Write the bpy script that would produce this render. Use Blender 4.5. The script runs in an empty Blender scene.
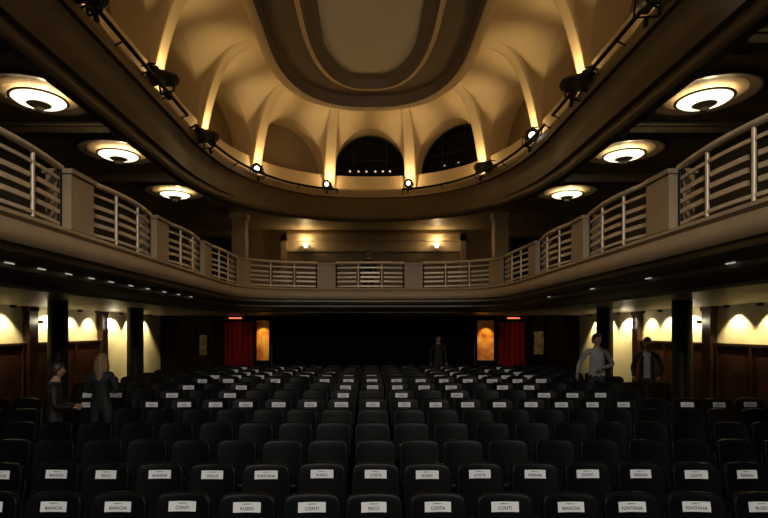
import bpy, math, random
from mathutils import Vector, Matrix
random.seed(7)
CZ=2.3
sc=bpy.context.scene
col=sc.collection

# ---------------- materials ----------------
def mat(name,c,rough=0.6,metal=0.0,emit=None,es=0.0,var=0.12,nscale=6.0,bump=0.02,spec=0.5):
    m=bpy.data.materials.new(name); m.use_nodes=True
    nt=m.node_tree; b=nt.nodes['Principled BSDF']
    b.inputs['Roughness'].default_value=rough; b.inputs['Metallic'].default_value=metal
    b.inputs['Specular IOR Level'].default_value=spec
    tc=nt.nodes.new('ShaderNodeTexCoord'); n=nt.nodes.new('ShaderNodeTexNoise')
    n.inputs['Scale'].default_value=nscale; n.inputs['Detail'].default_value=5
    nt.links.new(tc.outputs['Object'],n.inputs['Vector'])
    r=nt.nodes.new('ShaderNodeValToRGB')
    r.color_ramp.elements[0].position=0.3; r.color_ramp.elements[1].position=0.7
    r.color_ramp.elements[0].color=(c[0]*(1-var),c[1]*(1-var),c[2]*(1-var),1)
    r.color_ramp.elements[1].color=(min(1,c[0]*(1+var)),min(1,c[1]*(1+var)),min(1,c[2]*(1+var)),1)
    nt.links.new(n.outputs['Fac'],r.inputs['Fac']); nt.links.new(r.outputs['Color'],b.inputs['Base Color'])
    if bump>0:
        bp=nt.nodes.new('ShaderNodeBump'); bp.inputs['Strength'].default_value=bump*5; bp.inputs['Distance'].default_value=0.01
        nt.links.new(n.outputs['Fac'],bp.inputs['Height']); nt.links.new(bp.outputs['Normal'],b.inputs['Normal'])
    if emit:
        b.inputs['Emission Color'].default_value=(*emit,1); b.inputs['Emission Strength'].default_value=es
    return m
def wood(name,c1,c2,rough=0.4,spec=.4):
    m=mat(name,c1,rough,spec=spec); nt=m.node_tree
    w=nt.nodes.new('ShaderNodeTexWave'); w.inputs['Scale'].default_value=1.5; w.inputs['Distortion'].default_value=6; w.inputs['Detail'].default_value=4
    tc=[n for n in nt.nodes if n.type=='TEX_COORD'][0]; r=[n for n in nt.nodes if n.type=='VALTORGB'][0]
    nt.links.new(tc.outputs['Object'],w.inputs['Vector']); nt.links.new(w.outputs['Fac'],r.inputs['Fac'])
    r.color_ramp.elements[0].color=(*c1,1); r.color_ramp.elements[1].color=(*c2,1)
    return m
M={}
M['plaster']=mat('cream_plaster',(0.46,0.36,0.22),0.55,var=0.05,nscale=3)
M['upwall']=mat('brown_upper_wall',(0.10,0.08,0.055),0.7,var=0.05,nscale=3)
M['rearpanel']=mat('beige_rear_panel',(0.26,0.20,0.125),0.7,var=0.05,nscale=3)
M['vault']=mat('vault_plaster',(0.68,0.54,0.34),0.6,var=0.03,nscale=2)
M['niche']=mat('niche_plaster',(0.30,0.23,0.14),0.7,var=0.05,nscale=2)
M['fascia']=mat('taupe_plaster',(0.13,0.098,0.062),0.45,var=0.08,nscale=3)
M['fasciatop']=mat('uplit_cornice',(0.34,0.26,0.16),0.5,var=0.05,nscale=3)  # paler than the fascia below: uplight glow put into the colour
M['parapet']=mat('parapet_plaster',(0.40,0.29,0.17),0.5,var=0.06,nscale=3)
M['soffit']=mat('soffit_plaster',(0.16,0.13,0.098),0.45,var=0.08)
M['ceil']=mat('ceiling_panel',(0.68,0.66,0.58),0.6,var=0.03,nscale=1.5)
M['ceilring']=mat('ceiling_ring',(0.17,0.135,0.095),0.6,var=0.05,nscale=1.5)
M['black']=mat('black_void',(0.008,0.008,0.008),0.6)
M['leather']=mat('black_leather',(0.0032,0.0032,0.0036),0.45,nscale=40,bump=0.02,spec=.15)
M['metalblk']=mat('black_metal',(0.010,0.010,0.010),0.5,metal=0.0,spec=.3)
M['chrome']=mat('satin_brass_chrome',(0.78,0.64,0.44),0.42,metal=0.3,var=0.03,bump=0)
M['paper']=mat('paper',(0.84,0.84,0.83),0.8,var=0.02,bump=0)
M['ink']=mat('ink',(0.03,0.03,0.035),0.8,bump=0)
M['carpet']=mat('dark_carpet',(0.006,0.005,0.005),0.95,nscale=30,spec=.05)
M['column']=mat('black_lacquer_column',(0.004,0.004,0.004),0.5,spec=.2)
M['wallpale']=mat('pale_wall',(0.82,0.73,0.47),0.6,var=0.04,nscale=2)
M['wains']=wood('dark_wood_wainscot',(0.024,0.009,0.005),(0.045,0.016,0.008))
M['backwood']=wood('dark_back_panel',(0.004,0.0022,0.0016),(0.008,0.004,0.003),.8,.06)
M['red']=mat('red_velvet',(0.20,0.008,0.006),0.85,nscale=12,spec=.15)
M['blackcurt']=mat('black_curtain',(0.003,0.003,0.003),0.95,spec=.05)
M['lamp']=mat('lamp_glass',(0.9,0.85,0.7),0.3,emit=(1.0,0.86,0.60),es=1.9,bump=0)
M['sconce']=mat('sconce_glass',(0.9,0.9,0.85),0.3,emit=(1.0,0.95,0.82),es=4.0,bump=0)
M['lens']=mat('spot_lens',(0.9,0.9,0.8),0.2,emit=(1.0,0.93,0.75),es=4.0,bump=0)
M['lensoff']=mat('spot_lens_off',(0.03,0.03,0.03),0.12,bump=0)
M['led']=mat('warm_led',(0.9,0.9,0.8),0.3,emit=(1.0,0.9,0.7),es=1.6,bump=0)
M['glint']=mat('moulding_glint',(0.9,0.9,0.8),0.3,emit=(1.0,0.9,0.75),es=.45,bump=0)  # faint glow standing in for the highlight on the balcony moulding
M['boothled']=mat('booth_sign_light',(0.9,0.8,0.6),0.3,emit=(1.0,0.75,0.5),es=.7,bump=0)
M['uplamp']=mat('uplight_lamp',(0.9,0.8,0.6),0.3,emit=(1.0,0.7,0.3),es=8.0,bump=0)
M['redled']=mat('red_sign_light',(0.9,0.2,0.1),0.4,emit=(1.0,0.22,0.10),es=1.2,bump=0)
M['glass']=mat('booth_glass',(0.004,0.004,0.004),0.4,bump=0,spec=.1)
m=mat('painted_mural',(0.7,0.35,0.08),0.5,nscale=3); r=[n for n in m.node_tree.nodes if n.type=='VALTORGB'][0]
r.color_ramp.elements[0].color=(0.40,0.05,0.01,1); r.color_ramp.elements[1].color=(0.95,0.60,0.14,1)
e=r.color_ramp.elements.new(0.5); e.color=(0.85,0.33,0.05,1); M['mural']=m
M['poster']=mat('poster_print',(0.22,0.15,0.10),0.6,var=0.7,nscale=8,bump=0)

# ---------------- mesh builder ----------------
class MB:
    def __init__(s): s.v=[];s.f=[];s.m=[];s.sm=[];s.mats=[]
    def mi(s,k):
        if k not in s.mats: s.mats.append(k)
        return s.mats.index(k)
    def add(s,vs,fs,k,smooth=False):
        o=len(s.v); s.v+= [tuple(v) for v in vs]
        i=s.mi(k)
        for f in fs:
            s.f.append(tuple(a+o for a in f)); s.m.append(i); s.sm.append(smooth)
    def box(s,x0,x1,y0,y1,z0,z1,k):
        vs=[(x,y,z) for x in(x0,x1) for y in(y0,y1) for z in(z0,z1)]
        s.add(vs,[(0,1,3,2),(4,6,7,5),(0,4,5,1),(2,3,7,6),(0,2,6,4),(1,5,7,3)],k)
    def grid(s,rows,k,smooth=True,closed=False):
        n=len(rows[0]); vs=[p for r in rows for p in r]; fs=[]
        for i in range(len(rows)-1):
            for j in range(n if closed else n-1):
                a=i*n+j; b=i*n+(j+1)%n
                fs.append((a,b,b+n,a+n))
        s.add(vs,fs,k,smooth)
    def tube(s,pts,r,k,n=8,caps=True):
        pts=[Vector(p) for p in pts]; rows=[]
        rr=r if isinstance(r,(list,tuple)) else [r]*len(pts)
        up0=None
        for i,p in enumerate(pts):
            t=(pts[min(i+1,len(pts)-1)]-pts[max(i-1,0)])
            if t.length<1e-9: t=Vector((0,0,1))
            t.normalize()
            if up0 is None: up0=Vector((0,0,1)) if abs(t.z)<0.9 else Vector((0,1,0))
            a=t.cross(up0)
            if a.length<1e-4: a=t.cross(Vector((1,0,0)))
            a.normalize(); b=t.cross(a)
            rows.append([tuple(p+(a*math.cos(q)+b*math.sin(q))*rr[i]) for q in [2*math.pi*j/n for j in range(n)]])
        s.grid(rows,k,True,True)
        if caps:
            s.add(rows[0],[tuple(range(n))],k); s.add(rows[-1],[tuple(range(n))[::-1]],k)
    def lathe(s,prof,c,k,n=32,axis='z'):
        rows=[]
        for r,z in prof:
            row=[]
            for j in range(n):
                a=2*math.pi*j/n
                if axis=='z': row.append((c[0]+r*math.cos(a),c[1]+r*math.sin(a),c[2]+z))
                elif axis=='y': row.append((c[0]+r*math.cos(a),c[1]+z,c[2]+r*math.sin(a)))
                else: row.append((c[0]+z,c[1]+r*math.cos(a),c[2]+r*math.sin(a)))
            rows.append(row)
        s.grid(rows,k,True,True)
    def superell(s,c,r,e,k,nu=20,nv=12,fn=None):
        def sg(x,p): return math.copysign(abs(x)**p,x)
        rows=[]
        for i in range(nv+1):
            ph=-math.pi/2+math.pi*i/nv; row=[]
            for j in range(nu):
                th=2*math.pi*j/nu
                p=(sg(math.cos(ph),e)*sg(math.cos(th),e)*r[0],sg(math.cos(ph),e)*sg(math.sin(th),e)*r[1],sg(math.sin(ph),e)*r[2])
                if fn: p=fn(p)
                row.append((c[0]+p[0],c[1]+p[1],c[2]+p[2]))
            rows.append(row)
        s.grid(rows,k,True,True)
    def mesh(s,name):
        me=bpy.data.meshes.new(name); me.from_pydata(s.v,[],s.f)
        for k in s.mats: me.materials.append(M[k] if isinstance(k,str) else k)
        me.polygons.foreach_set('material_index',s.m); me.polygons.foreach_set('use_smooth',s.sm)
        me.update(); return me
    def obj(s,name,loc=(0,0,0),rot=(0,0,0),parent=None):
        o=bpy.data.objects.new(name,s.mesh(name)); o.location=loc; o.rotation_euler=rot
        col.objects.link(o)
        if parent: o.parent=parent
        return o

# ---------------- plan curves ----------------
Y0=-1.5
class Crv:
    def __init__(s,hw,yb,L,n,y0=Y0):
        P=[]; K=400
        for i in range(K+1):
            a=math.pi/2*i/K
            P.append((hw*math.sin(a)**(2/n) if i else 0.0, yb-L+L*(max(0,math.cos(a)))**(2/n)))
        P.append((hw,y0))
        s.P=P; c=[0]
        for i in range(1,len(P)): c.append(c[-1]+math.hypot(P[i][0]-P[i-1][0],P[i][1]-P[i-1][1]))
        s.c=c; s.len=c[-1]; s.endlen=c[-2]
    def at(s,d):
        sg=-1 if d<0 else 1; d=min(abs(d),s.len)
        lo,hi=0,len(s.c)-1
        while hi-lo>1:
            m=(lo+hi)//2
            if s.c[m]<=d: lo=m
            else: hi=m
        t=(d-s.c[lo])/max(1e-9,s.c[hi]-s.c[lo])
        a,b=s.P[lo],s.P[hi]
        return (sg*(a[0]+(b[0]-a[0])*t),a[1]+(b[1]-a[1])*t)
    def norm(s,d):
        a=s.at(d-0.06) if d-0.06>-s.len else s.at(d); b=s.at(d+0.06)
        tx,ty=b[0]-a[0],b[1]-a[1]; l=math.hypot(tx,ty) or 1
        return (ty/l,-tx/l)
    def off(s,d,o):   # o>0 inward
        p=s.at(d); n=s.norm(d); return (p[0]+n[0]*o,p[1]+n[1]*o)
    def u(s,u):
        a=abs(u); sg=-1 if u<0 else 1
        d=s.endlen*a/0.6 if a<0.6 else s.endlen+(s.len-s.endlen)*(a-0.6)/0.4
        return s.at(sg*d)
US=[-1+2*i/240 for i in range(241)]
def loft(mb,prof,k,L,n,smooth=True):
    rows=[]
    for (hw,yb,z) in prof:
        c=Crv(hw,yb,L,n); rows.append([(*c.u(u),z+CZ) for u in US])
    mb.grid(rows,k,smooth)

# ---------------- room shell ----------------
W=8.3; YB=20.6; YU=22.0
def floorz(y):
    return 0.05*(min(max(y,5.0),12.0)-5.0)
mb=MB()
ys=[2.5,5,6,7,8,9,10,11,12,14,18,YU]
mb.grid([[(x,y,floorz(y)) for x in(-W,W)] for y in ys],'carpet',False)
mb.box(-W,W,2.5,YU,-0.4,-0.1,'carpet')
mb.obj('floor')
mb=MB(); mb.box(-W+.02,W-.02,-2.48,2.4,0.0,1.0,'backwood'); mb.box(-W+.02,W-.02,-2.48,2.49,1.0,1.04,'black'); mb.obj('stage_platform')
for sgn,nm in((-1,'left'),(1,'right')):
    mb=MB()
    a,b=sorted((sgn*W,sgn*(W+.2)))
    mb.box(a,b,-2.5,YU+.2,-0.1,CZ+.8,'wallpale'); mb.box(a,b,-2.5,YU+.2,CZ+.8,9.5,'upwall')
    mb.obj('wall_'+nm)
    mb=MB()
    a,b=sorted((sgn*(W-.06),sgn*W))
    mb.box(a,b,2.5,15.9,0,1.93,'wains')
    a2,b2=sorted((sgn*(W-.1),sgn*(W-.0)))
    mb.box(a2,b2,2.5,15.9,1.93,1.99,'wains')
    y=3.5
    while y<15.5:
        mb.box(a2,b2,y,y+.06,0,1.93,'wains'); y+=1.1
    mb.obj('trim_wainscot_'+nm)
    mb=MB()
    for yy in(10.1,12.6,16.0):
        a,b=sorted((sgn*(W-.16),sgn*W)); mb.box(a,b,yy-.16,yy+.16,0,CZ+.57,'wains')
        mb.box(min(a,b)-0.02,max(a,b),yy-.2,yy+.2,CZ+.46,CZ+.57,'wains')
    mb.obj('trim_pilaster_'+nm)
mb=MB()
zt=CZ+.57
mb.box(-W,-3.95,YB,YB+.2,0,zt,'backwood'); mb.box(4.2,W,YB,YB+.2,0,zt,'backwood')
mb.box(-3.95,4.2,YB,YB+.2,2.72,zt,'backwood')
for x in(-7.6,-6.9,-6.2,6.4,7.0,7.7): mb.box(x,x+.07,YB-.05,YB,0,zt,'backwood')
mb.obj('wall_rear_lower')
mb=MB()
mb.box(-W,W,YU,YU+.2,0,CZ+4.4,'plaster')
mb.obj('wall_rear')
mb=MB()
mb.box(-W-.2,W+.2,-2.7,-2.5,0,12,'black'); mb.obj('wall_front')
mb=MB()
for a in((-3.75,-3.5),(3.8,4.05)): mb.box(a[0],a[1],YU-.15,YU,CZ+1.0,CZ+4.05,'plaster')
mb.box(-3.75,4.05,YU-.15,YU,CZ+3.75,CZ+4.05,'plaster')
mb.box(-3.4,3.7,YU-.08,YU,CZ+1.0,CZ+3.3,'rearpanel')
mb.box(-3.45,3.75,YU-.12,YU-.0,CZ+3.3,CZ+3.38,'plaster')
mb.obj('trim_rear_balcony')
def curtain(name,x0,x1,y,z0,z1,k,amp=.05,wl=.2):
    mb=MB(); n=int((x1-x0)/wl*10); rows=[]
    for z,f in((z0,1.1),(z0+(z1-z0)*.5,1.0),(z1,.6)):
        rows.append([(x0+(x1-x0)*i/n,y+amp*f*math.sin(2*math.pi*(x0+(x1-x0)*i/n)/wl)+.02*math.sin(i*.37),z) for i in range(n+1)])
    mb.grid(rows,k,True); 
    mb.tube([(x0-.05,y,z1+.02),(x1+.05,y,z1+.02)],.02,'metalblk')
    return mb.obj(name)
FB=.35
curtain('black_stage_curtain',-3.9,4.15,YB+.32,FB,2.7,'blackcurt',.06,.35)
curtain('red_velvet_curtain',-5.7,-4.6,YB-.16,FB+.02,2.6,'red')
curtain('red_velvet_curtain',5.05,6.1,YB-.16,FB+.02,2.6,'red')
def panel(name,x0,x1,y,z0,z1,k):
    mb=MB(); mb.box(x0,x1,y-.02,y,z0,z1,k)
    f=.035
    mb.box(x0-f,x0,y-.04,y,z0-f,z1+f,'backwood'); mb.box(x1,x1+f,y-.04,y,z0-f,z1+f,'backwood')
    mb.box(x0,x1,y-.04,y,z1,z1+f,'backwood'); mb.box(x0,x1,y-.04,y,z0-f,z0,'backwood')
    return mb.obj(name)
panel('painted_wall_panel',-4.48,-3.99,YB-.01,1.1,2.68,'mural')
panel('painted_wall_panel',4.24,4.90,YB-.01,1.1,2.68,'mural')
panel('framed_poster',6.48,6.88,YB-.01,1.35,2.25,'poster')
panel('framed_poster',-6.75,-6.45,YB-.01,1.3,2.1,'poster')
for x in(-5.25,5.6):
    mb=MB(); mb.box(x-.24,x+.24,YB-.36,YB-.3,2.74,2.79,'redled'); mb.box(x-.3,x+.3,YB-.3,YB-.0,2.72,2.81,'metalblk'); mb.obj('exit_sign_light')

def column(name,x,y,z0,z1,r,k,cap=True,sq=False):
    mb=MB()
    if sq:
        mb.box(x-r,x+r,y-r,y+r,z0,z1,k); mb.box(x-r-.05,x+r+.05,y-r-.05,y+r+.05,z1-.22,z1,k); mb.box(x-r-.04,x+r+.04,y-r-.04,y+r+.04,z0,z0+.15,k)
    else:
        mb.lathe([(r+.03,z0),(r+.03,z0+.12),(r,z0+.16),(r,z1)],(x,y,0),k)
    return mb.obj(name)
for sg in(-1,1):
    column('black_column',sg*6.0,10.0,floorz(10),CZ+.57,.175,'column')
    column('black_column',sg*6.05,13.4,floorz(13.4),CZ+.57,.20,'column')
    column('balcony_column',sg*4.72,18.9,CZ+1.0,CZ+4.22,.24,'plaster',sq=True)

# ---------------- balcony ----------------
RH,RY,RL,RN=3.85,16.0,4.0,4.5
mb=MB()
def P(o,z): return (RH+o,RY+o,z)
loft(mb,[P(.35,1.0),P(.35,1.29),P(-.02,1.29),P(-.04,1.24),P(-.0,1.2)],'parapet',RL,RN,False)
loft(mb,[P(0,1.2),P(-.03,1.14),P(-.05,1.06),P(-.03,.99),P(.0,.95)],'parapet',RL,RN)
loft(mb,[P(.0,.95),P(.14,.95),P(.14,.88)],'parapet',RL,RN,False)
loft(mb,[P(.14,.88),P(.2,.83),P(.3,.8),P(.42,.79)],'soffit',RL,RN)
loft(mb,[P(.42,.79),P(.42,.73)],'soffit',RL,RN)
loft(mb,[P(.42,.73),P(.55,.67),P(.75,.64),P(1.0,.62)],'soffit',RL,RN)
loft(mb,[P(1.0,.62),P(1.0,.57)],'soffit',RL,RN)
mb.obj('balcony_front')
mb=MB()
def lofttwo(mb,a,b,z,k,z2=None):
    ca=Crv(*a); cb=Crv(*b); z2=z if z2 is None else z2
    mb.grid([[(*ca.u(u),z+CZ) for u in US],[(*cb.u(u),z2+CZ) for u in US]],k,False)
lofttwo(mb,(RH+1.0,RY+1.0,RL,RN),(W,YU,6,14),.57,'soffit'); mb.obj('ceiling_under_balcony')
mb=MB(); lofttwo(mb,(RH+.35,RY+.35,RL,RN),(W,YU,6,14),1.0,'carpet'); mb.obj('floor_balcony')
rc=Crv(RH,RY,RL,RN)
def sweepbox(mb,c,s0,s1,o0,o1,z0,z1,k,n=12):
    ring=[]
    for i in range(n+1):
        d=s0+(s1-s0)*i/n; a=c.off(d,-o0); b=c.off(d,-o1)
        ring.append([(a[0],a[1],z0),(a[0],a[1],z1),(b[0],b[1],z1),(b[0],b[1],z0)])
    mb.grid(ring,k,False,True); mb.add(ring[0],[(0,1,2,3)],k); mb.add(ring[-1],[(3,2,1,0)],k)
per=2.68; pw=.27
for i in range(-7,8):
    if i==0: continue
    s=(abs(i)-.5)*per*(1 if i>0 else -1)
    if abs(s)>rc.len-.5: continue
    mb=MB()
    sweepbox(mb,rc,s-pw,s+pw,-.03,.3,CZ+1.292,CZ+2.0,'parapet')
    sweepbox(mb,rc,s-pw-.03,s+pw+.03,-.06,.33,CZ+2.0,CZ+2.06,'parapet')
    mb.obj('balcony_pier')
for i in range(-6,7):
    s=i*per
    if abs(s)+per/2>rc.len: continue
    mb=MB(); a,b=s-per/2+pw+.01,s+per/2-pw-.01; n=22
    bow=.11
    def line(z,o,r,k='chrome',f0=0,f1=1): 
        mb.tube([(*rc.off(a+(b-a)*(f0+(f1-f0)*j/n),-(o-bow*math.sin(math.pi*(f0+(f1-f0)*j/n)))),CZ+z) for j in range(n+1)],r,k,8)
    def flat(z0,z1,f0,f1):
        rows=[]
        for j in range(13):
            f=f0+(f1-f0)*j/12; o=.1-bow*math.sin(math.pi*f)
            p=rc.off(a+(b-a)*f,-(o-.012)); q=rc.off(a+(b-a)*f,-(o+.012))
            rows.append([(*p,CZ+z0),(*p,CZ+z1),(*q,CZ+z1),(*q,CZ+z0)])
        mb.grid(rows,'chrome',False,True)
    line(2.07,.1,.042)
    flat(1.90,1.94,0,1); flat(1.33,1.37,0,1)
    for z in(1.47,1.60,1.73):
        flat(z,z+.055,.0,.30); flat(z,z+.055,.36,.64); flat(z,z+.055,.70,1.0)
    for f in(0.015,.33,.67,.985):
        p=rc.off(a+(b-a)*f,-(.1-bow*math.sin(math.pi*f)))
        mb.tube([(p[0],p[1],CZ+1.295),(p[0],p[1],CZ+2.06)],.024,'chrome' if f in(.33,.67) else 'metalblk',10)
    mb.obj('balcony_railing')
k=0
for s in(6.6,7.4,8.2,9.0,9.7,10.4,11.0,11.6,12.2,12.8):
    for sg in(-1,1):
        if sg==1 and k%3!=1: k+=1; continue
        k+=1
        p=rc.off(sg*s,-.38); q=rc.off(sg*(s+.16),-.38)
        mb=MB(); mb.tube([(p[0],p[1],CZ+.783),(q[0],q[1],CZ+.783)],.007,'glint',8); mb.obj('moulding_glint_strip')  # glowing slivers imitate the highlight along the moulding step, no lamps there

for i,x in enumerate((-6.35,6.55)):
    mb=MB(); mb.box(x-.6,x+.6,YU-.05,YU-.001,CZ+1.0,CZ+3.85,'black')
    mb.box(x-.7,x-.6,YU-.1,YU-.001,CZ+1.0,CZ+3.95,'fascia'); mb.box(x+.6,x+.7,YU-.1,YU-.001,CZ+1.0,CZ+3.95,'fascia'); mb.box(x-.6,x+.6,YU-.1,YU-.001,CZ+3.85,CZ+3.95,'fascia')
    mb.box(x-.02,x+.02,YU-.07,YU-.04,CZ+1,CZ+3.8,'metalblk')
    mb.obj('door_%d'%(i+1))

# ---------------- balcony ceiling + oval fascia ----------------
FL,FN=6.3,2.35
mb=MB()
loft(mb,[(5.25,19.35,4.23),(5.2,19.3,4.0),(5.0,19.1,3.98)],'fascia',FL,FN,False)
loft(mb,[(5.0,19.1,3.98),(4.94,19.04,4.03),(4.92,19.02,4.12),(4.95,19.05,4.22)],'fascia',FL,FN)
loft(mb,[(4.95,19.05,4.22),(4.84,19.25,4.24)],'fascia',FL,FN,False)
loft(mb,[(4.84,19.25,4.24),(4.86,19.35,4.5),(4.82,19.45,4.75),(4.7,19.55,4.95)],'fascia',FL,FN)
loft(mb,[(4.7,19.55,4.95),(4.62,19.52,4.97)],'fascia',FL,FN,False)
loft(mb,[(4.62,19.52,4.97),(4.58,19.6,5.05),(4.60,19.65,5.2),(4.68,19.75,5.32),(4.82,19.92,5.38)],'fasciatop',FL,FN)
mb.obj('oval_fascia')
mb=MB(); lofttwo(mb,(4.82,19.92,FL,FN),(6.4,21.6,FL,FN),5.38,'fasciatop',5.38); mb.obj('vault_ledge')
mb=MB(); lofttwo(mb,(5.25,19.35,FL,FN),(W,YU,6,14),4.23,'plaster'); mb.obj('ceiling_balcony')
for y in(7.4,10.7,14.2):
    for sg in(-1,1):
        mb=MB(); a,b=sorted((sg*5.27,sg*W)); mb.box(a,b,y-.16,y+.16,CZ+4.0,CZ+4.225,'fascia'); mb.box(a,b,y-.22,y+.22,CZ+4.12,CZ+4.225,'fascia'); mb.obj('ceiling_beam')
def light(name,typ,loc,e,c,size=.1,rot=None,spot=None,blend=.5,target=None,sizey=None):
    l=bpy.data.lights.new(name,typ); l.energy=e; l.color=c
    if typ=='AREA':
        l.size=size
        if sizey: l.shape='RECTANGLE'; l.size_y=sizey
    else: l.shadow_soft_size=size
    if spot: l.spot_size=math.radians(spot); l.spot_blend=blend
    o=bpy.data.objects.new(name,l); o.location=loc; col.objects.link(o)
    if target is not None: o.rotation_euler=(Vector(target)-Vector(loc)).to_track_quat('-Z','Y').to_euler()
    return o
for y in(5.9,9.3,12.25,15.8):
    for sg in(-1,1):
        mb=MB(); c=(sg*5.98 if sg>0 else -5.92,y,CZ+4.225)
        mb.lathe([(.92,0.0),(.92,-.03),(.86,-.06),(.80,-.03),(.66,-.012)],c,'fascia',48)
        mb.lathe([(.66,-.012),(.0,-.012)],c,'vault',48)
        mb.lathe([(.42,-.10),(.43,-.12),(.38,-.155),(.27,-.185),(.14,-.20),(.0,-.21)],c,'lamp',48)
        mb.lathe([(.47,-.09),(.48,-.105),(.43,-.115),(.41,-.10)],c,'parapet',48)
        mb.lathe([(.20,-.195),(.16,-.22),(.10,-.25),(.07,-.28),(.08,-.31),(.04,-.34),(.0,-.35)],c,'plaster',24)
        mb.tube([(c[0],c[1],c[2]),(c[0],c[1],c[2]-.21)],.03,'chrome')
        mb.obj('bowl_ceiling_lamp')
        light('bowl_lamp_light','POINT',(c[0]+.1,c[1],c[2]-.065),9,(1,.78,.45),.05)

# ---------------- arched vault ----------------
AH,AY=5.0,20.5
ac=Crv(AH,AY,6.6,2.35)
ZB,ZC,AT=5.4,8.3,7.95; ZS=6.05
bay=3.22; ho=1.38; D=1.8; ND=.8
samp=[]; nb=6
for kbay in range(-nb,nb+1):
    c=kbay*bay
    for j in range(33):
        th=-math.pi/2+math.pi*j/32; samp.append((c+ho*math.sin(th),math.cos(th),kbay))
    if kbay<nb:
        for j in range(1,7): samp.append((c+ho+(bay-2*ho)*j/7,-1,kbay))
samp=[q for q in samp if abs(q[0])<ac.len-.2]
def archz(c):
    if c<=0.0001: return ZB
    return ZS+.1+(AT-ZS-.1)*c
rows=[]
nd=26
for i in range(nd+1):
    d=D*(i/nd)**1.4; row=[]
    for (s,c,kb) in samp:
        a=archz(c); p=ac.off(s,d)
        z=ZC-(ZC-a)*(1-d/D)**(3.6 if c<=.0001 else 3.6-1.8*c**1.5)
        row.append((p[0],p[1],z+CZ))
    rows.append(row)
mb=MB(); mb.grid(rows,'vault',True); mb.obj('arched_vault')
mb=MB(); mb.grid([rows[0],[(*ac.off(s,-ND),archz(c)+CZ) for (s,c,kb) in samp]],'vault',True); mb.obj('arch_soffit')
mb=MB()
for i in range(len(samp)-1):
    s0,s1=samp[i][0],samp[i+1][0]; kb=samp[i][2]
    a=ac.off(s0,-ND); b=ac.off(s1,-ND)
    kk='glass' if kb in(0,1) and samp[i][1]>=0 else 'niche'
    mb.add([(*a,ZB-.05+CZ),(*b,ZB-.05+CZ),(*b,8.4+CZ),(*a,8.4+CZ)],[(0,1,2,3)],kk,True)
mb.obj('niche_rear_wall')
mb=MB()
for kb in range(-5,6):
    sweepbox(mb,ac,kb*bay-ho,kb*bay+ho,.0,ND-.01,CZ+ZB-.02,CZ+ZS,'vault',14)
mb.obj('arch_sill')
for idx,kb in enumerate((0,1)):
    mb=MB(); N2=ND-.1
    for f in(-.45,.45):
        p=ac.off(kb*bay+f*ho*1.0,-N2); mb.tube([(*p,CZ+ZS),(*p,CZ+7.65)],.025,'metalblk')
    mb.tube([(*ac.off(kb*bay+ho*f,-N2),CZ+6.9) for f in(-.9,-.5,0,.5,.9)],.025,'metalblk')
    mb.tube([(*ac.off(kb*bay-ho*.97*math.cos(th),-N2),CZ+6.15+1.72*math.sin(th)) for th in [math.pi*q/20 for q in range(21)]],.03,'metalblk')
    mb.obj('window_%d'%(idx+1))
for kb,f in((0,-.55),(0,-.32),(0,-.1),(0,.15),(0,.36),(0,.55),(1,-.3),(1,.1)):
    p=ac.off(kb*bay+f*ho,-.35); mb=MB()
    mb.lathe([(.0,-.1),(.09,-.1),(.095,.06),(.04,.09),(0,.1)],(p[0],p[1],CZ+ZS+.27),'metalblk',14,'y'); mb.lathe([(.0,-.105),(.04 if kb==0 else .025,-.105)],(p[0],p[1],CZ+ZS+.27),'boothled',12,'y')
    mb.tube([(p[0],p[1],CZ+ZS),(p[0],p[1],CZ+ZS+.2)],.02,'metalblk'); mb.obj('booth_spotlight')
for kb in range(-6,6):
    s=(kb+.5)*bay
    if abs(s)>ac.len-1: continue
    p=ac.off(s,.30); z=CZ+5.42; t=ac.off(s,.42)
    mb=MB(); mb.lathe([(0,0),(.07,0),(.10,.05),(.12,.12),(.10,.12)],(p[0],p[1],z-.03),'metalblk',16); mb.lathe([(0,.09),(.10,.11)],(p[0],p[1],z-.03),'uplamp',16)
    mb.obj('pier_uplight')
    light('pier_uplight_lamp','SPOT',(p[0],p[1],z+.12),135,(1,.70,.32),.05,spot=66,blend=.9,target=(t[0],t[1],z+2.5))
    light('pier_uplight_lamp','POINT',(p[0],p[1],z+.4),13,(1,.66,.28),.05)

# ---------------- ceiling ----------------
OL,ON=4.3,2.5; DZ=.25; YO=.30
oc=Crv(3.1,18.6+YO,OL,ON)
mb=MB()
rowa=rows[-1]
rb=[]
for (s,c,kb) in samp: 
    a=abs(s); sg=1 if s>=0 else -1
    d=oc.endlen*a/ac.endlen if a<ac.endlen else oc.endlen+(oc.len-oc.endlen)*(a-ac.endlen)/(ac.len-ac.endlen)
    rb.append((*oc.at(sg*d),ZC+CZ))
mb.grid([rowa,rb],'vault',False); mb.obj('ceiling_outer')
mb=MB()
def oy(l): return [(h,y+YO,z+DZ) for h,y,z in l]
loft(mb,oy([(3.1,18.6,8.05),(3.1,18.6,7.72)]),'vault',OL,ON,False)
loft(mb,oy([(3.1,18.6,7.72),(3.02,18.53,7.68),(2.9,18.42,7.68),(2.84,18.36,7.74)]),'vault',OL,ON)
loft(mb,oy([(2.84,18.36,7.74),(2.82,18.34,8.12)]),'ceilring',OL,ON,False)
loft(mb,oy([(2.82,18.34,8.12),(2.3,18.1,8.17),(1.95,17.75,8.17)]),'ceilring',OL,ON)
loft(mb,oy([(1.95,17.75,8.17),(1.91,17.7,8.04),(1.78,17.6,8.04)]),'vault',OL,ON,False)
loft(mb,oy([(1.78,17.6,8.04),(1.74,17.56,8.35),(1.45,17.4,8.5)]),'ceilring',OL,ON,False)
mb.obj('oval_ceiling_moulding')
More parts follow.
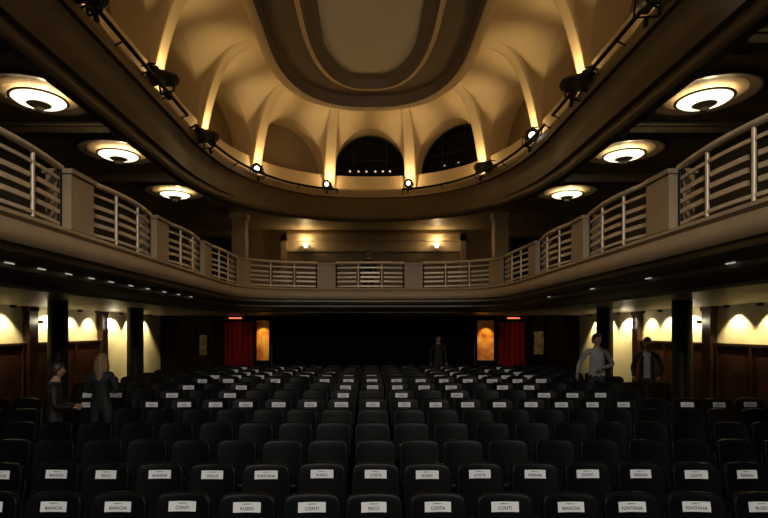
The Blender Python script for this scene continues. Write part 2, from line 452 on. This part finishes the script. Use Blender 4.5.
mb=MB(); loft(mb,oy([(1.45,17.4,8.5),(1.40,17.35,8.46),(1.35,17.3,8.46),(.02,13.0,8.46)]),'ceil',3.0,3.2,False); mb.obj('ceiling')

# ---------------- stage spotlights on the fascia ----------------
pc=Crv(4.42,19.35,FL,FN)
mb=MB()
for sg in(-1,1):
    for(a,b) in((1.2,8.6),(9.2,14.6)):
        mb.tube([(*pc.at(sg*(a+(b-a)*j/40)),CZ+5.2) for j in range(41)],.04,'metalblk',8)
        for j in range(0,41,8):
            p=pc.at(sg*(a+(b-a)*j/40)); q=pc.off(sg*(a+(b-a)*j/40),-.2); mb.tube([(*p,CZ+5.2),(*q,CZ+5.1)],.018,'metalblk',6)
mb.obj('lighting_pipe')
def spotfix(x,y,z,on,size=1.0):
    mb=MB(); s=size
    mb.lathe([(.0,.30*s),(.08*s,.29*s),(.13*s,.22*s),(.15*s,0),(.15*s,-.22*s),(.18*s,-.24*s),(.18*s,-.30*s),(.14*s,-.30*s),(.13*s,-.24*s)],(0,0,0),'metalblk',20,'y')
    if on:
        mb.lathe([(.0,-.26*s),(.06*s,-.255*s),(.09*s,-.25*s)],(0,0,0),'lens',20,'y'); mb.lathe([(.09*s,-.25*s),(.135*s,-.24*s)],(0,0,0),'lensoff',20,'y')
    else: mb.lathe([(.0,-.26*s),(.08*s,-.255*s),(.135*s,-.24*s)],(0,0,0),'lensoff',20,'y')
    for q in(-1,1): mb.box(q*.19*s-.01,q*.19*s+.01,-.02,.02,-.25*s,.02,'metalblk')
    mb.box(-.19*s,.19*s,-.02,.02,-.27*s,-.25*s,'metalblk'); mb.box(-.03,.03,-.03,.03,-.40*s,-.27*s,'metalblk')
    for q in(-1,1): mb.box(q*.19*s-.005,q*.19*s+.005+q*.02,-.42*s,-.29*s,-.12*s,.12*s,'metalblk')
    mb.box(-.14*s,.14*s,-.42*s,-.29*s,.18*s,.19*s,'metalblk')
    return mb.obj('stage_spotlight',(x,y,z+.1),(math.radians(14),0,math.atan2(-x,y)*.2+((-.6 if x<0 else .6) if not on else 0)))
for(px,py,d,on,s) in((92,3,8.2,False,.9),(165,83,11.2,False,1.1),(208,140,14.1,False,1.15),(258,172,17.3,True,.95),(327,187,19.1,True,.85),(408,186,19.1,True,.85),(482,170,17.3,False,1.1),(530,140,14.6,True,1.05),(575,88,11.2,False,1.2),(648,5,8.2,True,1.0)):
    spotfix((px-370)*d/520,d,CZ+(330-py)*d/520,on,s)

# ---------------- chairs ----------------
names=['ROSSI','BIANCHI','RUSSO','FERRARI','GALLO','CONTI','RICCI','MARINO','GRECO','BRUNO','COSTA','FONTANA']
def textmesh(t,size):
    c=bpy.data.curves.new('t','FONT'); c.body=t; c.size=size; c.align_x='CENTER'; c.align_y='CENTER'; c.offset=size*.01; c.resolution_u=2
    o=bpy.data.objects.new('t',c); col.objects.link(o); bpy.context.view_layer.update()
    me=bpy.data.meshes.new_from_object(o.evaluated_get(bpy.context.evaluated_depsgraph_get()))
    vs=[tuple(v.co) for v in me.vertices]; fs=[tuple(p.vertices) for p in me.polygons]
    bpy.data.objects.remove(o); bpy.data.curves.remove(c); bpy.data.meshes.remove(me)
    return vs,fs
def chairmesh(label,lw=.24):
    mb=MB()
    def bend(p):
        x,y,z=p
        if z>0: x*=1-.04*(z/.23)**3
        z+= -.015*(x/.24)**2 if z>0 else 0
        return (x,y-.04*(x/.24)**2+(z)*.16,z)
    mb.superell((0,0,.665),(.248,.04,.235),.27,'leather',28,14,bend)
    def st(p): return (p[0],p[1],p[2]-.02*(p[1]/.23))
    mb.superell((0,-.24,.43),(.248,.23,.055),.32,'leather',28,10,st)
    for q in(-1,1):
        mb.tube([(q*.22,-.42,.0),(q*.22,-.40,.40)],.013,'metalblk',8); mb.tube([(q*.22,.10,.0),(q*.22,-.02,.42),(q*.235,.02,.72)],.013,'metalblk',8)
        mb.tube([(q*.22,-.40,.38),(q*.22,-.02,.38)],.012,'metalblk',8)
    mb.tube([(-.22,-.40,.36),(.22,-.40,.36)],.01,'metalblk',8)
    mb.tube([(-.22,.05,.2),(.22,.05,.2)],.01,'metalblk',8)
    if label is not None:
        zc=.79; n=8; hh=.042
        def Y(x,z): return -.04*(x/.24)**2+(z-.665)*.16-.048
        rr=[[(-lw/2+lw*i/n,Y(-lw/2+lw*i/n,z),z) for i in range(n+1)] for z in(zc-hh,zc,zc+hh)]
        mb.grid(rr,'paper',True)
        if label:
            vs,fs=textmesh(label,.038)
            mb.add([(x,Y(x,zc-.012+y)-.003,zc-.012+y) for x,y,z in vs],fs,'ink')
            vs,fs=textmesh('RISERVATO',.014)
            mb.add([(x,Y(x,zc+.026+y)-.003,zc+.026+y) for x,y,z in vs],fs,'ink')
    return mb.mesh('theatre_chair')
lab=[chairmesh(n,.215+.01*(i%3)) for i,n in enumerate(names)]
plain=chairmesh(None)
people=[(4.95,11.35),(6.05,11.35),(-4.42,8.55),(-4.62,7.63)]
sp=.55
for r in range(13):
    y=4.47+.93*r
    half=11 if r<9 else 10
    if r==5: half=12
    for i in range(-half,half+1):
        x=.045+i*sp
        if any(abs(x-sg*6.0)<.5 and y-.55<cyy+.2 and y+.12>cyy-.25 for sg in(-1,1) for cyy in(10.0,13.4)): continue
        if any(abs(x-px)<.42 and y-.5<py+.16 and y+.1>py-.2 for px,py in people): continue
        if r in(2,3,4): hl=False
        elif r<2 or r==5: hl=random.random()<.96
        elif r==6: hl= random.random()<.45
        else: hl=random.random()<.8 and abs(i)<8
        me=random.choice(lab) if hl else plain
        o=bpy.data.objects.new('theatre_chair',me); o.location=(x+random.uniform(-.02,.02),y+random.uniform(-.02,.02),floorz(y)); o.rotation_euler=(0,0,random.uniform(-.05,.05))
        col.objects.link(o)

# ---------------- wall sconces and side lights ----------------
for sg in(-1,1):
    for y in(13.0,16.05):
        mb=MB(); x=sg*(W-.16) if y<14 else sg*(W-.22)
        mb.lathe([(0,-.16),(.045,-.16),(.055,-.1),(.055,.1),(.045,.16),(0,.16)],(x-sg*.04,y,CZ+.2),'sconce',16)
        mb.box(min(x,sg*(W-.001)),max(x,sg*(W-.001)),y-.03,y+.03,CZ+.16,CZ+.24,'metalblk')
        mb.obj('wall_sconce'); light('sconce_light','POINT',(x-sg*.2,y,CZ+.22),6,(1,.86,.56),.06)
    for y in(8.0,9.3,10.7,11.7,13.2,14.4,15.3,16.8,17.9,19.0):
        p=(sg*(W-.27),y,CZ+.53)
        mb=MB(); mb.lathe([(0,.03),(.06,.03),(.07,-.02),(.05,-.03)],(p[0],p[1],p[2]),'metalblk',16); mb.lathe([(0,-.0),(.05,-.0)],(p[0],p[1],p[2]),'led',16); mb.obj('recessed_downlight')
        light('downlight','SPOT',(p[0],p[1],p[2]-.04),88 if y<16 else 150,(1,.80,.42),.02,spot=100,blend=.5,target=(sg*(W-.0),y,CZ-.6))
for x in(-2.7,2.8):
    mb=MB(); mb.lathe([(0,-.12),(.06,-.1),(.14,.06),(.15,.08)],(x,YU-.2,CZ+3.55),'lamp',16); mb.box(x-.03,x+.03,YU-.2,YU-.08,CZ+3.4,CZ+3.5,'metalblk'); mb.obj('wall_sconce')
    light('sconce_light','POINT',(x,YU-.35,CZ+3.75),20,(1,.7,.34),.05)
for x,e,c in((-4.22,60,(1,.62,.18)),(4.57,60,(1,.62,.2)),(-5.2,2.5,(1,.35,.2)),(5.7,2.5,(1,.35,.2))):
    light('panel_downlight','SPOT',(x,YB-.7,CZ+.5),e,c,.03,spot=44,blend=.6,target=(x,YB,1.9))
light('seat_fill','SPOT',(-1.2,-1.5,6.6),740,(1,.96,.9),.15,spot=80,blend=.5,target=(-.8,8.0,-1.5))  # unseen pair of spots added from the stage side to brighten seat labels
light('seat_fill','SPOT',(1.2,-1.5,6.6),740,(1,.96,.9),.15,spot=80,blend=.5,target=(.8,8.0,-1.5))
light('stage_fill','AREA',(0,-1.2,7.0),26,(1,.78,.52),3.0,target=(0,8,2.6),sizey=.8)  # unseen area light added as a weak fill for the parapets
light('dome_fill','SPOT',(0,-1.5,7.2),850,(1,.91,.74),.15,spot=32,blend=.9,target=(0,14.5,11.4))  # unseen spot added to lift the oval ceiling panel

# ---------------- people ----------------
def pmat(n,c,r=.7): 
    M[n]=mat(n,c,r,nscale=20); return n
pmat('skin',(.34,.19,.12),.5); pmat('eyewhite',(.5,.5,.48)); pmat('lips',(.25,.08,.06)); pmat('shoe',(.01,.01,.01),.4)
def skinmesh(verts,edges,radii,roots,name):
    me=bpy.data.meshes.new(name); me.from_pydata(verts,edges,[]); o=bpy.data.objects.new(name,me); col.objects.link(o)
    md=o.modifiers.new('s','SKIN'); md.use_smooth_shade=True
    for i,v in enumerate(me.skin_vertices[0].data):
        r=radii[i]; v.radius=r if isinstance(r,tuple) else (r,r); v.use_root=i in roots
    sb=o.modifiers.new('b','SUBSURF'); sb.levels=2; sb.render_levels=2
    bpy.context.view_layer.update()
    m2=bpy.data.meshes.new_from_object(o.evaluated_get(bpy.context.evaluated_depsgraph_get()))
    bpy.data.objects.remove(o); bpy.data.meshes.remove(me)
    return m2
def person(name,loc,rotz,H,top,legs,hair,arms,lean=0.0,longhair=False,shirt=None,stride=.0,headturn=0.0,fem=False):
    e=bpy.data.objects.new(name,None); col.objects.link(e); e.location=loc; e.rotation_euler=(0,0,rotz); e.scale=(H/1.75,)*3
    sw=.155 if fem else .18
    L=lambda z: -lean*(z-.95)
    V=[(0,0,.95),(0,L(1.1),1.10),(0,L(1.27),1.27),(0,L(1.40),1.41),(0,L(1.49)-.01,1.49),(0,L(1.56)-.02,1.58)]
    Rr=[(.155,.11),(.135 if fem else .145,.10),(.155 if fem else .17,.115),(.12,.085),(.058,.058),(.052,.055)]
    E=[(0,1),(1,2),(2,3),(3,4),(4,5)]
    for q,si in((-1,0),(1,1)):
        el,wr=arms[si]
        b=len(V); V+=[(q*sw,L(1.4),1.40),el,((el[0]+wr[0])/2,(el[1]+wr[1])/2,(el[2]+wr[2])/2),wr]
        Rr+=[.066,.047,.042,.03]; E+=[(3,b),(b,b+1),(b+1,b+2),(b+2,b+3)]
    for q in(-1,1):
        b=len(V); st=q*stride
        V+=[(q*.095,0,.86),(q*.105,-.02-st*.5,.49),(q*.11,.02-st*.9,.28),(q*.11,.03-st,.09),(q*.12,-.12-st,.04)]
        Rr+=[.098,.065,.058,.042,.036]; E+=[(0,b),(b,b+1),(b+1,b+2),(b+2,b+3),(b+3,b+4)]
    me=skinmesh(V,E,Rr,{0},'body'); 
    for k in(top,legs,'shoe','skin',shirt or top): me.materials.append(M[k])
    for p in me.polygons:
        c=p.center
        if c.z<.085: p.material_index=2
        elif c.z<.93 and abs(c.x)<.22: p.material_index=1
        elif c.z>1.475: p.material_index=3
        elif shirt and abs(c.x)<.055+.03*(c.z-1) and c.y<0: p.material_index=4
        else: p.material_index=0
        p.use_smooth=True
    o=bpy.data.objects.new('body',me); col.objects.link(o); o.parent=e
    V=[];E=[];R2=[];roots=set()
    for si,q in((0,-1),(1,1)):
        el,wr=map(Vector,arms[si]); d=(wr-el).normalized()
        side=d.cross(Vector((q,0.3,0))).normalized()
        if side.length<.1: side=Vector((0,1,0))
        nrm=d.cross(side).normalized()
        b=len(V); V+=[wr,wr+d*.045,wr+d*.085]; R2+=[(.026,.022),(.036,.020),(.036,.017)]; E+=[(b,b+1),(b+1,b+2)]; roots.add(b)
        for f,(o2,ln) in enumerate(((-.027,.062),(-.009,.072),(.009,.067),(.027,.052))):
            b=len(V); s0=wr+d*.075+side*o2
            V+=[s0,s0+d*ln*.55+nrm*.006,s0+d*ln*.85+nrm*.02,s0+d*ln+nrm*.036]; R2+=[.0095,.009,.008,.007]
            E+=[(b,b+1),(b+1,b+2),(b+2,b+3)]; roots.add(b)
        b=len(V); s0=wr+d*.03-side*.022
        V+=[s0,s0-side*.03+d*.022,s0-side*.042+d*.05+nrm*.01]; R2+=[.013,.011,.008]; E+=[(b,b+1),(b+1,b+2)]; roots.add(b)
    me=skinmesh([tuple(v) for v in V],E,R2,roots,'hands'); me.materials.append(M['skin'])
    for p in me.polygons: p.use_smooth=True
    o=bpy.data.objects.new('hands',me); col.objects.link(o); o.parent=e
    hc=(0,L(1.64)-.03,1.645)
    mb=MB()
    def hf(p):
        x,y,z=p; t=max(0,-z/.118)
        x*=1-.28*t**1.5; y=y*(1-.12*t) - .012*t
        if y<0:
            f=math.exp(-((x/.013)**2))*math.exp(-(((z+.018)/.02)**2)); y-=.026*f
            f=math.exp(-((x/.02)**2))*math.exp(-(((z+.088)/.016)**2)); y-=.008*f
            for q in(-1,1):
                f=math.exp(-(((x-q*.03)/.014)**2))*math.exp(-(((z-.006)/.012)**2)); y+=.010*f
        return (x,y,z)
    mb.superell((0,0,0),(.077,.095,.118),1.0,'skin',48,36,hf)
    for q in(-1,1):
        mb.superell((q*.03,-.079,.004),(.012,.009,.008),1.0,'eyewhite',12,8)
        mb.superell((q*.03,-.0865,.004),(.005,.003,.005),1.0,hair,8,6)
        mb.superell((q*.03,-.086,.024),(.017,.006,.004),1.0,hair,10,6)
        mb.superell((q*.077,.005,-.005),(.010,.020,.032),1.0,'skin',12,8)
    mb.superell((0,-.090,-.058),(.022,.008,.007),1.0,'lips',12,6)
    rowsH=[]; nU=36
    for i in range(15):
        row=[]
        for j in range(nU):
            th=2*math.pi*j/nU; front=max(0,-math.sin(th))
            zmin=-.55+ 1.0*front**.55 if not longhair else -.5+1.0*front**1.2
            ph0=math.asin(max(-.99,min(.9,zmin))); ph=ph0+(math.pi/2-ph0)*i/14
            w=1+.04*math.sin(th*9+i)
            row.append((.090*math.cos(ph)*math.cos(th)*w,.110*math.cos(ph)*math.sin(th)+.004,.132*math.sin(ph)+.006))
        rowsH.append(row)
    mb.grid(rowsH,hair,True,True)
    if longhair:
        rr=[]
        for i in range(12):
            t=i/11; z=.05-.36*t; row=[]
            for j in range(25):
                a=math.radians(-10+200*j/24); w=(.086+.035*math.sin(math.pi*min(1,t*1.05)))*(1-.25*t**3)+.007*math.sin(j*2.1)
                row.append((w*math.cos(a),(.10+.03*t)*max(-.25,math.sin(a))+.005+.010*math.sin(j*1.7),z+.02*math.sin(j*1.3)*t))
            rr.append(row)
        mb.grid(rr,hair,True)
    o=mb.obj('head',hc,(lean*.6,0,headturn),e)
    return e
pmat('shirt_light',(.24,.23,.22)); pmat('trousers_dark',(.012,.012,.014)); pmat('jacket_dark',(.012,.012,.014)); pmat('shirt_white',(.42,.41,.39))
pmat('hair_dark',(.012,.008,.006),.5); pmat('hair_blond',(.19,.11,.045),.5); pmat('top_black',(.004,.004,.004)); 
down=((-.26,.03,1.12),(-.27,-.06,.86)),((.26,.03,1.12),(.27,-.06,.86))
person('man_in_light_shirt',(4.95,11.35,floorz(11.35)),math.radians(-25),1.88,'shirt_light','trousers_dark','hair_dark',(((-.33,.02,1.16),(-.36,-.12,.95)),((.30,-.02,1.15),(.12,-.24,1.10))),lean=.08,stride=.12,headturn=.5)
person('man_in_dark_jacket',(6.05,11.35,floorz(11.35)),math.radians(-30),1.80,'jacket_dark','trousers_dark','hair_dark',(((-.28,.03,1.13),(-.25,-.16,.95)),((.28,.04,1.13),(.22,-.15,.96))),shirt='shirt_white',headturn=.1)
person('blonde_woman',(-4.42,8.55,floorz(8.55)),math.radians(185),1.72,'top_black','trousers_dark','hair_blond',(((-.25,-.02,1.14),(-.14,-.22,1.10)),((.25,-.02,1.14),(.14,-.22,1.10))),longhair=True,fem=True)
person('man_in_black',(-4.62,7.63,floorz(7.63)),math.radians(115),1.68,'top_black','trousers_dark','hair_dark',(((-.27,-.02,1.12),(-.16,-.25,1.08)),((.27,-.02,1.12),(.16,-.25,1.08))))
person('man_in_dark_suit',(2.3,17.6,floorz(17.6)),math.radians(10),1.75,'top_black','trousers_dark','hair_dark',down,shirt='top_black')
person('man_on_balcony',(-.06,18.8,CZ+1.0),math.radians(5),1.84,'top_black','trousers_dark','hair_dark',down,shirt='top_black')

# ---------------- world / camera ----------------
w=bpy.data.worlds.new('world'); sc.world=w; w.use_nodes=True
w.node_tree.nodes['Background'].inputs[0].default_value=(.02,.018,.015,1); w.node_tree.nodes['Background'].inputs[1].default_value=.3
cam=bpy.data.cameras.new('camera'); cam.sensor_width=36; cam.lens=520/768*36; cam.shift_x=14/768; cam.shift_y=71/768; cam.clip_start=.05
co=bpy.data.objects.new('camera',cam); co.location=(0,0,CZ); co.rotation_euler=(math.pi/2,0,0); col.objects.link(co); sc.camera=co
sc.view_settings.view_transform='Standard'
